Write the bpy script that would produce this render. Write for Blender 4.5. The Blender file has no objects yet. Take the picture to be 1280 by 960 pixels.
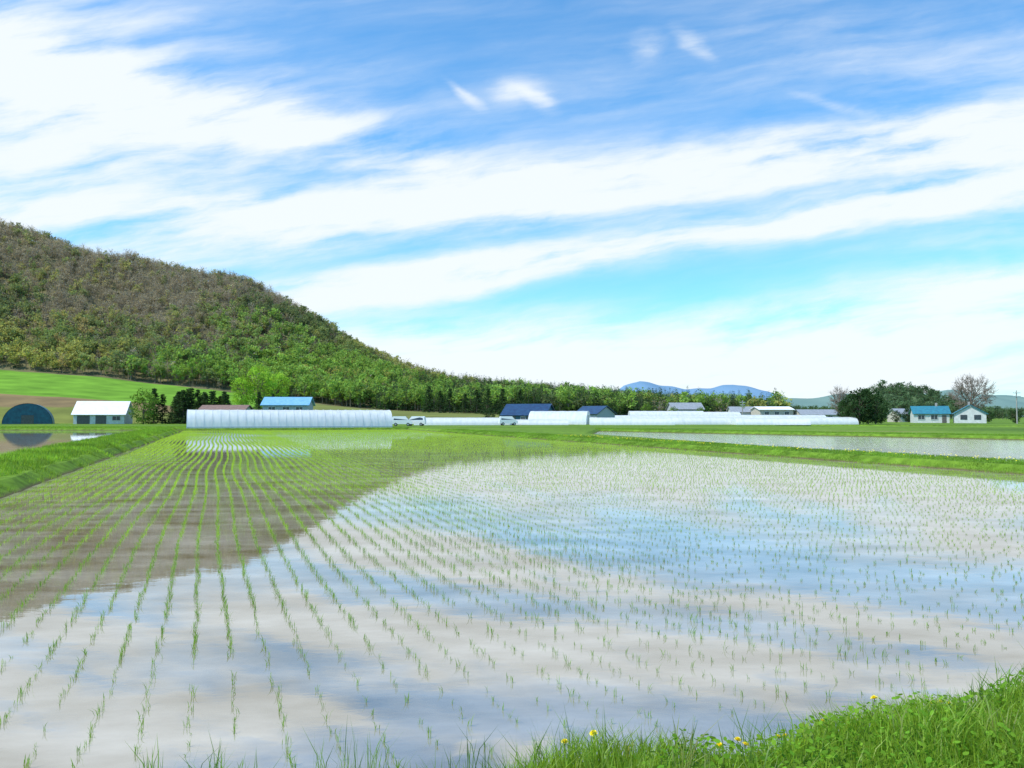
import bpy, math, random
import numpy as np
from mathutils import Vector, Matrix
from mathutils.geometry import delaunay_2d_cdt
rng = np.random.default_rng(7); random.seed(7)
scene = bpy.context.scene
COL = scene.collection
R = math.radians

# ------------------------------------------------------------ field frame
TR = -0.377
rl = math.hypot(TR, 1)
rv = np.array([TR/rl, 1/rl]); pv = np.array([1/rl, -TR/rl])
def ab(a, b):
    a = np.asarray(a, float); b = np.asarray(b, float)
    return a*pv[0]+b*rv[0], a*pv[1]+b*rv[1]
def sv(u, d):      # survey: tangent of the bearing from north (+y), distance north
    return (u*d, d)

# ------------------------------------------------------------ mesh helpers
def link(o): COL.objects.link(o); return o
def tri_mesh(name, V, F, col=None, mat=None, smooth=False):
    me = bpy.data.meshes.new(name)
    V = np.asarray(V, np.float32).reshape(-1, 3); F = np.asarray(F, np.int32)
    k = F.shape[1]
    me.vertices.add(len(V)); me.vertices.foreach_set('co', V.ravel())
    me.loops.add(F.size); me.loops.foreach_set('vertex_index', F.ravel())
    me.polygons.add(len(F)); me.polygons.foreach_set('loop_start', np.arange(0, F.size, k, dtype=np.int32))
    if smooth: me.polygons.foreach_set('use_smooth', np.ones(len(F), bool))
    me.update(calc_edges=True)
    if col is not None:
        c = np.ones((len(V), 4), np.float32); c[:, :3] = col
        at = me.color_attributes.new('tint', 'FLOAT_COLOR', 'POINT')
        at.data.foreach_set('color', c.ravel())
    if mat: me.materials.append(mat)
    return me
def obj(name, me, parent=None, loc=(0, 0, 0), rot=0, **kw):
    o = bpy.data.objects.new(name, me); link(o)
    o.location = loc
    if rot: o.rotation_euler = (0, 0, rot)
    if parent: o.parent = parent
    for k, v in kw.items(): o[k] = v
    return o
def thing(name, loc, rot, label, category, group=None):
    o = obj(name, None, None, loc, rot, label=label, category=category)
    o.empty_display_size = .3
    if group: o['group'] = group
    return o
def pydata(name, v, f, mats, smooth=False, idx=None):
    me = bpy.data.meshes.new(name); me.from_pydata([tuple(p) for p in v], [], [tuple(q) for q in f])
    for m in mats: me.materials.append(m)
    if idx is not None: me.polygons.foreach_set('material_index', idx)
    if smooth: me.polygons.foreach_set('use_smooth', [True]*len(me.polygons))
    me.update(); return me
def boxes(name, lst, mat):
    v = []; f = []
    for (cx, cy, cz, sx, sy, sz) in lst:
        n = len(v)
        for dz in (-.5, .5):
            for dx, dy in ((-.5, -.5), (.5, -.5), (.5, .5), (-.5, .5)):
                v.append((cx+dx*sx, cy+dy*sy, cz+dz*sz))
        f += [(n, n+3, n+2, n+1), (n+4, n+5, n+6, n+7), (n, n+1, n+5, n+4), (n+1, n+2, n+6, n+5), (n+2, n+3, n+7, n+6), (n+3, n, n+4, n+7)]
    return pydata(name, v, f, [mat])
def tubes(segs, n=6):
    v = []; f = []
    for p0, p1, r0, r1 in segs:
        p0 = Vector(p0); p1 = Vector(p1); d = (p1-p0)
        if d.length < 1e-6: continue
        d.normalize(); a = d.orthogonal().normalized(); b = d.cross(a); k = len(v)
        for p, r in ((p0, r0), (p1, r1)):
            for i in range(n):
                t = 2*math.pi*i/n; v.append(p+a*math.cos(t)*r+b*math.sin(t)*r)
        for i in range(n): f.append((k+i, k+(i+1) % n, k+n+(i+1) % n, k+n+i))
    return v, f

# ------------------------------------------------------------ materials
def newmat(name):
    m = bpy.data.materials.new(name); m.use_nodes = True; m.node_tree.nodes.clear()
    return m, m.node_tree.nodes, m.node_tree.links
def mat(name, c1, c2=None, rough=.7, scale=3., metallic=0., stretch=(1, 1, 1), bump=0.):
    m, N, L = newmat(name)
    out = N.new('ShaderNodeOutputMaterial'); p = N.new('ShaderNodeBsdfPrincipled')
    L.new(p.outputs[0], out.inputs[0]); p.inputs['Roughness'].default_value = rough; p.inputs['Metallic'].default_value = metallic
    if c2 is None: c2 = tuple(x*.75 for x in c1)
    tc = N.new('ShaderNodeTexCoord'); mp = N.new('ShaderNodeMapping'); mp.inputs['Scale'].default_value = stretch
    nz = N.new('ShaderNodeTexNoise'); nz.inputs['Scale'].default_value = scale; nz.inputs['Detail'].default_value = 5
    cr = N.new('ShaderNodeValToRGB'); cr.color_ramp.elements[0].position = .35; cr.color_ramp.elements[1].position = .65
    cr.color_ramp.elements[0].color = (*c2, 1); cr.color_ramp.elements[1].color = (*c1, 1)
    L.new(tc.outputs['Object'], mp.inputs[0]); L.new(mp.outputs[0], nz.inputs[0]); L.new(nz.outputs[0], cr.inputs[0]); L.new(cr.outputs[0], p.inputs['Base Color'])
    if bump:
        bp = N.new('ShaderNodeBump'); bp.inputs['Strength'].default_value = bump; L.new(nz.outputs[0], bp.inputs['Height']); L.new(bp.outputs[0], p.inputs['Normal'])
    return m
def leafmat(name, trans=.45, gloss=.06, boost=1.3):
    m, N, L = newmat(name)
    out = N.new('ShaderNodeOutputMaterial'); at = N.new('ShaderNodeAttribute'); at.attribute_name = 'tint'
    nz = N.new('ShaderNodeTexNoise'); nz.inputs['Scale'].default_value = .6
    tc = N.new('ShaderNodeTexCoord'); L.new(tc.outputs['Object'], nz.inputs[0])
    mr = N.new('ShaderNodeMapRange'); mr.inputs[1].default_value = .3; mr.inputs[2].default_value = .7; mr.inputs[3].default_value = .85; mr.inputs[4].default_value = 1.15
    L.new(nz.outputs[0], mr.inputs[0])
    vm = N.new('ShaderNodeVectorMath'); vm.operation = 'SCALE'; L.new(at.outputs['Color'], vm.inputs[0]); L.new(mr.outputs[0], vm.inputs['Scale'])
    d = N.new('ShaderNodeBsdfDiffuse'); t = N.new('ShaderNodeBsdfTranslucent'); mx = N.new('ShaderNodeMixShader'); mx.inputs[0].default_value = trans
    vb = N.new('ShaderNodeVectorMath'); vb.operation = 'MULTIPLY'; vb.inputs[1].default_value = (boost*1.1, boost, boost*.6)
    L.new(vm.outputs[0], d.inputs[0]); L.new(vm.outputs[0], vb.inputs[0]); L.new(vb.outputs[0], t.inputs[0])
    L.new(d.outputs[0], mx.inputs[1]); L.new(t.outputs[0], mx.inputs[2])
    last = mx
    if gloss > 0:
        g = N.new('ShaderNodeBsdfGlossy'); g.inputs['Roughness'].default_value = .5; m2 = N.new('ShaderNodeMixShader'); m2.inputs[0].default_value = gloss
        L.new(mx.outputs[0], m2.inputs[1]); L.new(g.outputs[0], m2.inputs[2]); last = m2
    L.new(last.outputs[0], out.inputs[0])
    return m
M_leaf = leafmat('leaf_foliage', .4, 0, 1.3)
M_grass = leafmat('grass_blade', .5, .025, 1.5)
M_weed = leafmat('weed_leaf', .45, 0, 1.4)
M_forest = leafmat('forest_foliage', .45, 0, 1.2)
M_bark = mat('bark', (.16, .12, .085), (.07, .05, .04), .9, 8, bump=.4)
M_palebark = mat('pale_bark', (.26, .2, .16), (.14, .11, .09), .9, 6)
M_white = mat('white_painted_wall', (.62, .62, .6), (.5, .5, .48), .6, 2)
M_greywall = mat('grey_siding', (.42, .43, .44), (.32, .33, .34), .7, 2, stretch=(1, 1, 8))
M_beige = mat('beige_siding', (.5, .46, .38), (.42, .38, .31), .7, 2)
M_blueroof = mat('blue_sheet_roof', (.2, .42, .64), (.14, .34, .55), .4, 1.5)
M_tealroof = mat('teal_sheet_roof', (.03, .2, .26), (.025, .14, .2), .45, 1.5)
M_navyroof = mat('navy_sheet_roof', (.02, .06, .13), (.015, .035, .09), .35, 1.5)
M_whiteroof = mat('white_sheet_roof', (.8, .8, .8), (.7, .7, .72), .45, 1.2)
M_brownroof = mat('brown_sheet_roof', (.22, .13, .1), (.15, .09, .07), .6, 2)
M_greyroof = mat('grey_sheet_roof', (.3, .32, .35), (.22, .24, .26), .5, 2)
M_tealpanel = mat('dark_teal_panel', (.02, .12, .17), (.015, .07, .11), .5, 1.5)
M_glass = mat('window_glass', (.05, .06, .08), (.03, .04, .05), .1, 2)
M_door = mat('dark_door', (.12, .11, .1), (.08, .075, .07), .6, 3)
M_metal = mat('galvanised_metal', (.5, .52, .54), (.4, .42, .44), .4, 4, metallic=.6)
M_hoop = mat('pale_hoop', (.6, .63, .66), (.5, .54, .58), .5, 4)
M_concrete = mat('concrete', (.36, .34, .31), (.26, .25, .23), .85, 3)
M_tyre = mat('tyre_rubber', (.03, .03, .03), (.02, .02, .02), .9, 5)
M_carpaint = mat('white_car_paint', (.8, .8, .8), (.76, .76, .76), .25, 1)
M_petal = mat('yellow_petal', (.9, .78, .01), (.85, .65, .01), .6, 30)
M_stem = mat('green_stem', (.14, .22, .05), (.1, .15, .04), .6, 20)

def plastic():
    m, N, L = newmat('translucent_white_film')
    out = N.new('ShaderNodeOutputMaterial')
    tc = N.new('ShaderNodeTexCoord'); mp = N.new('ShaderNodeMapping'); mp.inputs['Scale'].default_value = (1.2, .5, .5)
    nz = N.new('ShaderNodeTexNoise'); nz.inputs['Scale'].default_value = 1.5; nz.inputs['Detail'].default_value = 6
    L.new(tc.outputs['Object'], mp.inputs[0]); L.new(mp.outputs[0], nz.inputs[0])
    cr = N.new('ShaderNodeValToRGB'); cr.color_ramp.elements[0].color = (.8, .84, .87, 1); cr.color_ramp.elements[1].color = (.93, .94, .94, 1)
    cr.color_ramp.elements[0].position = .35; cr.color_ramp.elements[1].position = .6
    L.new(nz.outputs[0], cr.inputs[0])
    d = N.new('ShaderNodeBsdfPrincipled'); d.inputs['Roughness'].default_value = .3; L.new(cr.outputs[0], d.inputs['Base Color'])
    bp = N.new('ShaderNodeBump'); bp.inputs['Strength'].default_value = .2; L.new(nz.outputs[0], bp.inputs['Height']); L.new(bp.outputs[0], d.inputs['Normal'])
    t = N.new('ShaderNodeBsdfTranslucent'); L.new(cr.outputs[0], t.inputs[0]); mx = N.new('ShaderNodeMixShader'); mx.inputs[0].default_value = .4
    L.new(d.outputs[0], mx.inputs[1]); L.new(t.outputs[0], mx.inputs[2]); L.new(mx.outputs[0], out.inputs[0]); return m
M_film = plastic()

def ground_mat():
    m, N, L = newmat('grassy_soil')
    out = N.new('ShaderNodeOutputMaterial'); p = N.new('ShaderNodeBsdfPrincipled'); p.inputs['Roughness'].default_value = .95
    p.inputs['Specular IOR Level'].default_value = .1
    L.new(p.outputs[0], out.inputs[0]); g = N.new('ShaderNodeNewGeometry'); sp = N.new('ShaderNodeSeparateXYZ'); L.new(g.outputs['Position'], sp.inputs[0])
    n1 = N.new('ShaderNodeTexNoise'); n1.inputs['Scale'].default_value = .035; n1.inputs['Detail'].default_value = 4
    n2 = N.new('ShaderNodeTexNoise'); n2.inputs['Scale'].default_value = 2.; n2.inputs['Detail'].default_value = 8
    L.new(g.outputs['Position'], n1.inputs[0]); L.new(g.outputs['Position'], n2.inputs[0])
    c1 = N.new('ShaderNodeValToRGB'); e = c1.color_ramp.elements
    e[0].position = .3; e[0].color = (.08, .16, .02, 1); e[1].position = .6; e[1].color = (.15, .27, .03, 1)
    x = e.new(.72); x.color = (.22, .22, .08, 1)
    L.new(n1.outputs[0], c1.inputs[0])
    c2 = N.new('ShaderNodeValToRGB'); c2.color_ramp.elements[0].position = .3; c2.color_ramp.elements[1].position = .7
    c2.color_ramp.elements[0].color = (.5, .5, .45, 1); c2.color_ramp.elements[1].color = (1.2, 1.15, 1, 1); L.new(n2.outputs[0], c2.inputs[0])
    mu = N.new('ShaderNodeMix'); mu.data_type = 'RGBA'; mu.blend_type = 'MULTIPLY'; mu.inputs[0].default_value = 1
    L.new(c1.outputs[0], mu.inputs[6]); L.new(c2.outputs[0], mu.inputs[7])
    mr = N.new('ShaderNodeMapRange'); mr.inputs[1].default_value = .0; mr.inputs[2].default_value = .09; L.new(sp.outputs[2], mr.inputs[0])
    m2 = N.new('ShaderNodeMix'); m2.data_type = 'RGBA'; m2.inputs[6].default_value = (.1, .08, .04, 1)
    L.new(mr.outputs[0], m2.inputs[0]); L.new(mu.outputs[2], m2.inputs[7]); L.new(m2.outputs[2], p.inputs['Base Color'])
    return m
M_ground = ground_mat()

def hill_mat():
    m, N, L = newmat('hillside')
    out = N.new('ShaderNodeOutputMaterial'); p = N.new('ShaderNodeBsdfDiffuse'); L.new(p.outputs[0], out.inputs[0])
    at = N.new('ShaderNodeAttribute'); at.attribute_name = 'tint'
    g = N.new('ShaderNodeNewGeometry'); n2 = N.new('ShaderNodeTexNoise'); n2.inputs['Scale'].default_value = .12; n2.inputs['Detail'].default_value = 10
    L.new(g.outputs['Position'], n2.inputs[0]); c2 = N.new('ShaderNodeValToRGB'); c2.color_ramp.elements[0].position = .3; c2.color_ramp.elements[1].position = .7
    c2.color_ramp.elements[0].color = (.7, .68, .7, 1); c2.color_ramp.elements[1].color = (1.2, 1.14, 1, 1); L.new(n2.outputs[0], c2.inputs[0])
    mu = N.new('ShaderNodeMix'); mu.data_type = 'RGBA'; mu.blend_type = 'MULTIPLY'; mu.inputs[0].default_value = 1
    L.new(at.outputs['Color'], mu.inputs[6]); L.new(c2.outputs[0], mu.inputs[7]); L.new(mu.outputs[2], p.inputs[0]); return m
M_hill = hill_mat()

def water_mat(name, bstr, bscale, bdist=.05):
    m, N, L = newmat(name)
    out = N.new('ShaderNodeOutputMaterial'); g = N.new('ShaderNodeNewGeometry')
    mp = N.new('ShaderNodeMapping'); mp.inputs['Rotation'].default_value = (0, 0, R(-20)); mp.inputs['Scale'].default_value = (.45, 1., 1)
    L.new(g.outputs['Position'], mp.inputs[0])
    n1 = N.new('ShaderNodeTexNoise'); n1.inputs['Scale'].default_value = 1.1; n1.inputs['Detail'].default_value = 9; n1.inputs['Roughness'].default_value = .6; L.new(mp.outputs[0], n1.inputs[0])
    cr = N.new('ShaderNodeValToRGB'); e = cr.color_ramp.elements; e[0].position = .35; e[0].color = (.16, .125, .065, 1); e[1].position = .68; e[1].color = (.38, .34, .27, 1)
    L.new(n1.outputs[0], cr.inputs[0])
    d = N.new('ShaderNodeBsdfDiffuse'); L.new(cr.outputs[0], d.inputs[0])
    gl = N.new('ShaderNodeBsdfGlossy'); gl.inputs['Roughness'].default_value = .01; gl.inputs['Color'].default_value = (.98, .99, 1, 1)
    n2 = N.new('ShaderNodeTexNoise'); n2.inputs['Scale'].default_value = bscale; n2.inputs['Detail'].default_value = 5; L.new(mp.outputs[0], n2.inputs[0])
    bp = N.new('ShaderNodeBump'); bp.inputs['Strength'].default_value = bstr; bp.inputs['Distance'].default_value = bdist
    L.new(n2.outputs[0], bp.inputs['Height']); L.new(bp.outputs[0], gl.inputs['Normal'])
    fr = N.new('ShaderNodeFresnel'); fr.inputs['IOR'].default_value = 4.2
    mx = N.new('ShaderNodeMixShader'); L.new(fr.outputs[0], mx.inputs[0]); L.new(d.outputs[0], mx.inputs[1]); L.new(gl.outputs[0], mx.inputs[2]); L.new(mx.outputs[0], out.inputs[0])
    return m
M_water = water_mat('muddy_paddy_water', .028, 2.2)
M_ruffled = water_mat('wind_ruffled_paddy_water', .4, 5.)
def hazemat(name, c1, c2, sc):  # plain diffuse; far hills and mountain get aerial haze through their colours
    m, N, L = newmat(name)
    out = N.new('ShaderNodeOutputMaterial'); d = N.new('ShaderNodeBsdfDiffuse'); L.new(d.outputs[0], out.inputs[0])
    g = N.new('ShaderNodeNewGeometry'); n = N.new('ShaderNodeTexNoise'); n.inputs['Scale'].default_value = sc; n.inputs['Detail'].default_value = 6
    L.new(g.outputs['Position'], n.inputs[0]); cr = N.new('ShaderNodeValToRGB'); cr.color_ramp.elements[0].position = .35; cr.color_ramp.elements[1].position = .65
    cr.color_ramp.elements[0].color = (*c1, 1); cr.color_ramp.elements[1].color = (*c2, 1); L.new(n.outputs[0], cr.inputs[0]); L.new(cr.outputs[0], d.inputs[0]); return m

# ------------------------------------------------------------ world sky
SUN_EL = 54; SUN_AZ = -114
w = bpy.data.worlds.new('World'); scene.world = w; w.use_nodes = True
N = w.node_tree.nodes; L = w.node_tree.links; N.clear()
def mth(op, a, b=None, clamp=False):
    n = N.new('ShaderNodeMath'); n.operation = op; n.use_clamp = clamp
    for i, x in enumerate((a, b)):
        if x is None: continue
        if isinstance(x, (int, float)): n.inputs[i].default_value = x
        else: L.new(x, n.inputs[i])
    return n.outputs[0]
sky = N.new('ShaderNodeTexSky'); sky.sky_type = 'NISHITA'; sky.sun_disc = False
sky.sun_elevation = R(SUN_EL); sky.sun_rotation = R(SUN_AZ); sky.air_density = 1.0; sky.dust_density = .6; sky.ozone_density = 2.0
tc = N.new('ShaderNodeTexCoord'); sp = N.new('ShaderNodeSeparateXYZ'); L.new(tc.outputs['Generated'], sp.inputs[0])
yc = mth('MAXIMUM', sp.outputs[1], .08)
U = mth('DIVIDE', sp.outputs[0], yc); V = mth('DIVIDE', sp.outputs[2], yc)
cb = N.new('ShaderNodeCombineXYZ'); L.new(U, cb.inputs[0]); L.new(V, cb.inputs[1])
def noise(vec, scale, detail, rough=.5, stretch=(1, 1, 1), rot=0, loc=(0, 0, 0)):
    m1 = N.new('ShaderNodeMapping'); m1.inputs['Rotation'].default_value = (0, 0, rot); L.new(vec, m1.inputs[0])
    mp = N.new('ShaderNodeMapping'); mp.inputs['Scale'].default_value = stretch; mp.inputs['Location'].default_value = loc
    L.new(m1.outputs[0], mp.inputs[0]); n = N.new('ShaderNodeTexNoise'); n.inputs['Scale'].default_value = scale; n.inputs['Detail'].default_value = detail; n.inputs['Roughness'].default_value = rough
    L.new(mp.outputs[0], n.inputs[0]); return n
wn = noise(cb.outputs[0], 2.6, 6, .55, (1, 2, 1))
ws = N.new('ShaderNodeVectorMath'); ws.operation = 'SUBTRACT'; L.new(wn.outputs['Color'], ws.inputs[0]); ws.inputs[1].default_value = (.5, .5, .5)
wk = N.new('ShaderNodeVectorMath'); wk.operation = 'MULTIPLY'; L.new(ws.outputs[0], wk.inputs[0]); wk.inputs[1].default_value = (.17, .055, 0)
wa = N.new('ShaderNodeVectorMath'); wa.operation = 'ADD'; L.new(cb.outputs[0], wa.inputs[0]); L.new(wk.outputs[0], wa.inputs[1])
WARP = wa.outputs[0]
blobs = [ (40, 95, 330, 80, -6, .8), (290, 140, 310, 34, -13, .72), (150, 240, 520, 80, 0, .42), (170, 262, 300, 15, 2, .42),
 (940, 200, 640, 36, 7, .8), (1240, 165, 380, 36, 5, .42), (500, 270, 420, 44, 9, .52), (815, 306, 640, 22, 9.3, 1.05), (450, 362, 260, 20, 9, .8), (1200, 235, 300, 24, 10, .3),
 (950, 440, 640, 40, 3, .75), (1230, 385, 270, 40, 4, .85), (700, 455, 420, 46, 0, .75), (1000, 490, 1100, 34, 0, .8), (450, 430, 260, 34, 5, .55),
 (640, 108, 30, 12, 12, .5), (668, 122, 20, 8, -30, .45), (570, 116, 22, 6, -38, .4), (808, 46, 22, 13, 40, .55), (866, 42, 22, 10, -50, .45), (1052, 120, 34, 6, -14, .45), (760, 110, 240, 50, 10, .16),
 (1150, 60, 300, 70, -12, .18), (1400, 330, 500, 18, 8, .4), (-300, 200, 400, 200, 0, .7), (1700, 200, 500, 160, 0, .7), (500, -200, 900, 120, 10, .5)]
tot = None
for px, py, hl, ht, an, amp in blobs:
    mp = N.new('ShaderNodeMapping'); mp.vector_type = 'TEXTURE'
    mp.inputs['Location'].default_value = ((px-640)/960, (520-py)/960, 0); mp.inputs['Rotation'].default_value = (0, 0, R(an)); mp.inputs['Scale'].default_value = (hl/960, ht/960, 1)
    L.new(WARP, mp.inputs[0]); ln = N.new('ShaderNodeVectorMath'); ln.operation = 'LENGTH'; L.new(mp.outputs[0], ln.inputs[0])
    mr = N.new('ShaderNodeMapRange'); mr.interpolation_type = 'SMOOTHSTEP'; mr.inputs[1].default_value = 1.9; mr.inputs[2].default_value = .0; mr.inputs[3].default_value = 0; mr.inputs[4].default_value = amp
    L.new(ln.outputs['Value'], mr.inputs[0]); tot = mr.outputs[0] if tot is None else mth('ADD', tot, mr.outputs[0])
st = noise(WARP, 2.8, 9, .56, (1, 8, 1), R(-9))
fi = noise(WARP, 8, 9, .6, (1, 3.2, 1), R(-14), (3, 1, 0))
mod = mth('ADD', mth('MULTIPLY', st.outputs[0], 1.7), mth('MULTIPLY', fi.outputs[0], .8))   # mean 1.25
dens = mth('ADD', mth('MULTIPLY', tot, mth('SUBTRACT', mth('MULTIPLY', mod, 1.7), 1.18)), mth('MULTIPLY', mth('SUBTRACT', mod, 1.25), .42))
md = N.new('ShaderNodeMapRange'); md.interpolation_type = 'SMOOTHSTEP'; md.inputs[1].default_value = -.24; md.inputs[2].default_value = 1.28; md.inputs[4].default_value = .96
L.new(dens, md.inputs[0])
tint = N.new('ShaderNodeMix'); tint.data_type = 'RGBA'; tint.blend_type = 'MULTIPLY'; tint.inputs[0].default_value = 1
L.new(sky.outputs[0], tint.inputs[6]); tint.inputs[7].default_value = (1.05, 2.05, 2.5, 1)
cm = N.new('ShaderNodeMix'); cm.data_type = 'RGBA'; L.new(md.outputs[0], cm.inputs[0]); L.new(tint.outputs[2], cm.inputs[6]); cm.inputs[7].default_value = (9.4, 10.0, 10.5, 1)
bg = N.new('ShaderNodeBackground'); bg.inputs['Strength'].default_value = .1; L.new(cm.outputs[2], bg.inputs[0])
wo = N.new('ShaderNodeOutputWorld'); L.new(bg.outputs[0], wo.inputs[0])

sl = bpy.data.lights.new('sun', 'SUN'); sl.energy = 4.8; sl.angle = R(.5); sl.color = (1, .95, .86)
so = bpy.data.objects.new('sun', sl); link(so)
sd = Vector((math.sin(R(SUN_AZ))*math.cos(R(SUN_EL)), math.cos(R(SUN_AZ))*math.cos(R(SUN_EL)), math.sin(R(SUN_EL))))
so.rotation_euler = sd.to_track_quat('Z', 'Y').to_euler()

# ------------------------------------------------------------ ground with sunk paddies
A0, A1, B0, B1 = -5.3, 27.0, 4.1, 118.0
def q(a, b): x, y = ab(a, b); return (float(x), float(y))
main_p = [q(-5.3, 3.6), q(27, 2.2), q(27, B1), q(-5.3, B1)]
left_p = [(-14.6, 12), (-60, 12), (-100, 60), (-100, 114), (-53, 114)]
left_p = left_p[::-1]
right_p = [(25.5, 16), (70, 14), (74, 40), (46, 67), (12, 106), (8, 80), (18.5, 36)]
far_p = [(40, 150), (150, 110), (150, 118), (60, 160)]
def ensure_ccw(P):
    s = sum(P[i][0]*P[(i+1) % len(P)][1]-P[(i+1) % len(P)][0]*P[i][1] for i in range(len(P)))
    return P if s > 0 else P[::-1]
def offset(P, d):
    P = ensure_ccw(P); n = len(P); out = []
    for i in range(n):
        p0 = Vector(P[i-1]); p1 = Vector(P[i]); p2 = Vector(P[(i+1) % n])
        e1 = (p1-p0).normalized(); e2 = (p2-p1).normalized()
        n1 = Vector((e1.y, -e1.x)); n2 = Vector((e2.y, -e2.x)); bs = (n1+n2).normalized()
        out.append(tuple(p1+bs*(d/max(.4, bs.dot(n1)))))
    return out
def dense(P, step=2.5):
    out = []
    for i in range(len(P)):
        a = Vector(P[i]); b = Vector(P[(i+1) % len(P)]); k = max(1, int((b-a).length/step))
        for j in range(k): out.append(tuple(a+(b-a)*(j/k)))
    return out
ZL = .3
pads = [ensure_ccw(p) for p in (main_p, left_p, right_p, far_p)]
V = []; F = []
hv = []; he = []; tops = []
for P in pads:
    lo = dense(P, 1.6); k = len(lo)
    top = []
    for i in range(k):
        p0 = Vector(lo[i-1]); p2 = Vector(lo[(i+1) % k]); e = (p2-p0).normalized(); nn = Vector((e.y, -e.x))
        j = .5+random.uniform(-.16, .16); pp = Vector(lo[i]); top.append(tuple(pp+nn*j))
    lo = [tuple(Vector(top[i])+(Vector(lo[i])-Vector(top[i]))*1.5) for i in range(k)]
    tops.append(top)
    n0 = len(hv); hv += top; he += [(n0+i, n0+(i+1) % k) for i in range(k)]
    v0 = len(V)
    V += [(p[0], p[1], ZL) for p in top]+[(p[0], p[1], -.12) for p in lo]
    for i in range(k):
        j = (i+1) % k; F.append((v0+i, v0+j, v0+k+j)); F.append((v0+i, v0+k+j, v0+k+i))
    r = delaunay_2d_cdt([Vector(p) for p in lo], [], [list(range(k))], 1, 1e-4)
    b0 = len(V); V += [(p.x, p.y, -.12) for p in r[0]]; F += [tuple(b0+i for i in f) for f in r[2]]
BIG = 22000
n0 = len(hv); hv += [(-BIG, -600), (BIG, -600), (BIG, BIG), (-BIG, BIG)]; he += [(n0, n0+1), (n0+1, n0+2), (n0+2, n0+3), (n0+3, n0)]
for gx in range(-160, 200, 20):
    for gy in range(-40, 260, 20): hv.append((gx+.37, gy+.21))
r = delaunay_2d_cdt([Vector(p) for p in hv], he, [], 0, 1e-4)
def inside(P, x, y):
    c = False; n = len(P)
    for i in range(n):
        x1, y1 = P[i]; x2, y2 = P[(i+1) % n]
        if (y1 > y) != (y2 > y) and x < (x2-x1)*(y-y1)/(y2-y1)+x1: c = not c
    return c
b0 = len(V); V += [(p.x, p.y, ZL) for p in r[0]]
for f in r[2]:
    cx = sum(r[0][i].x for i in f)/3; cy = sum(r[0][i].y for i in f)/3
    if any(inside(P, cx, cy) for P in tops): continue
    F.append(tuple(b0+i for i in f))
obj('ground', pydata('ground', V, F, [M_ground]), kind='structure', label='grassy farmland with levees around flooded paddies')
for P, wm in zip(pads, (M_water, M_water, M_ruffled, M_ruffled)):
    big = offset(P, .2)
    r = delaunay_2d_cdt([Vector(p) for p in big], [], [list(range(len(big)))], 1, 1e-4)
    obj('water', pydata('water', [(p.x, p.y, 0) for p in r[0]], [tuple(f) for f in r[2]], [wm]), kind='structure', label='shallow muddy water of a flooded rice paddy')

def wob(b): return .13*np.sin(b*.9)+.09*np.sin(b*2.3+1)+.06*np.sin(b*5.1+2)
def ridge_z(a, b):
    t = (a-wob(b)+9.6)/4.3
    s = np.clip(np.minimum(t, 1-t)/.26, 0, 1); s = s*s*(3-2*s)
    return -.04+(.45+.05*np.sin(b*.8)+.05*np.sin(b*2.3+a*2)+.03*np.sin(b*6.1+a*5))*s
ga, gb = np.meshgrid(np.linspace(-9.9, -5.05, 24), np.linspace(10, 121, 800)); gx, gy = ab(ga, gb); gz = ridge_z(ga, gb)
n1, n2 = gx.shape; idx = np.arange(n1*n2).reshape(n1, n2)
Fq = np.stack([idx[:-1, :-1], idx[:-1, 1:], idx[1:, 1:], idx[1:, :-1]], -1).reshape(-1, 4)
obj('levee', tri_mesh('levee', np.stack([gx, gy, gz], -1), Fq, None, M_ground, True), kind='structure', label='raised grassy levee between two paddies')

def bank_edge(a): return 4.22-.11*a-.35*np.clip(1.7-a, 0, 1)+.10*np.sin(a*1.7)+.07*np.sin(a*4.1+1)
def bank_z(x, y):
    a = x*pv[0]+y*pv[1]; b = x*rv[0]+y*rv[1]
    t = np.clip((bank_edge(a)-b)/1.15+.18, 0, 1.0); s = t*t*(3-2*t)
    return -.1+(.56+.14*np.clip(x/3, 0, 1))*s+.02*np.sin(x*5+y*3)*s+.015*np.sin(x*11-y*7)*s
gx, gy = np.meshgrid(np.linspace(-9, 14, 185), np.linspace(-3, 9, 97))
ok_z = bank_z(gx, gy); n1, n2 = gx.shape
idx = np.arange(n1*n2).reshape(n1, n2)
Fq = np.stack([idx[:-1, :-1], idx[:-1, 1:], idx[1:, 1:], idx[1:, :-1]], -1).reshape(-1, 4)
zq = ok_z.ravel()[Fq].max(1); Fq = Fq[zq > -.06]
obj('bank_terrain', tri_mesh('bank_terrain', np.stack([gx, gy, ok_z], -1), Fq, None, M_ground, True), kind='structure', label='grassy earth bank at the paddy edge')

# ------------------------------------------------------------ blades
def blades(base, h, wd, lean, ang, col, face=None, seg2=True):
    n = len(base); dx = np.cos(ang); dy = np.sin(ang)
    fa = ang+math.pi/2 if face is None else face
    sx = np.cos(fa)*wd/2; sy = np.sin(fa)*wd/2; z0 = np.zeros(n)
    S = np.stack([sx, sy, z0], -1); D = np.stack([dx, dy, z0], -1); Z = np.array([0, 0, 1.])
    hh = h[:, None]; ll = lean[:, None]
    if seg2:
        m = base+Z*hh*.6+D*ll*.3; t = base+Z*hh+D*ll
        Vv = np.stack([base-S*.7, base+S*.7, m-S, m+S, t], 1)
        F0 = np.array([[0, 1, 2], [1, 3, 2], [2, 3, 4]]); k = 5
    else:
        t = base+Z*hh+D*ll; Vv = np.stack([base-S, base+S, t], 1); F0 = np.array([[0, 1, 2]]); k = 3
    Ff = (np.arange(n)[:, None, None]*k+F0[None]).reshape(-1, 3)
    C = np.repeat(col, k, axis=0)
    return Vv.reshape(-1, 3), Ff, C
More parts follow.
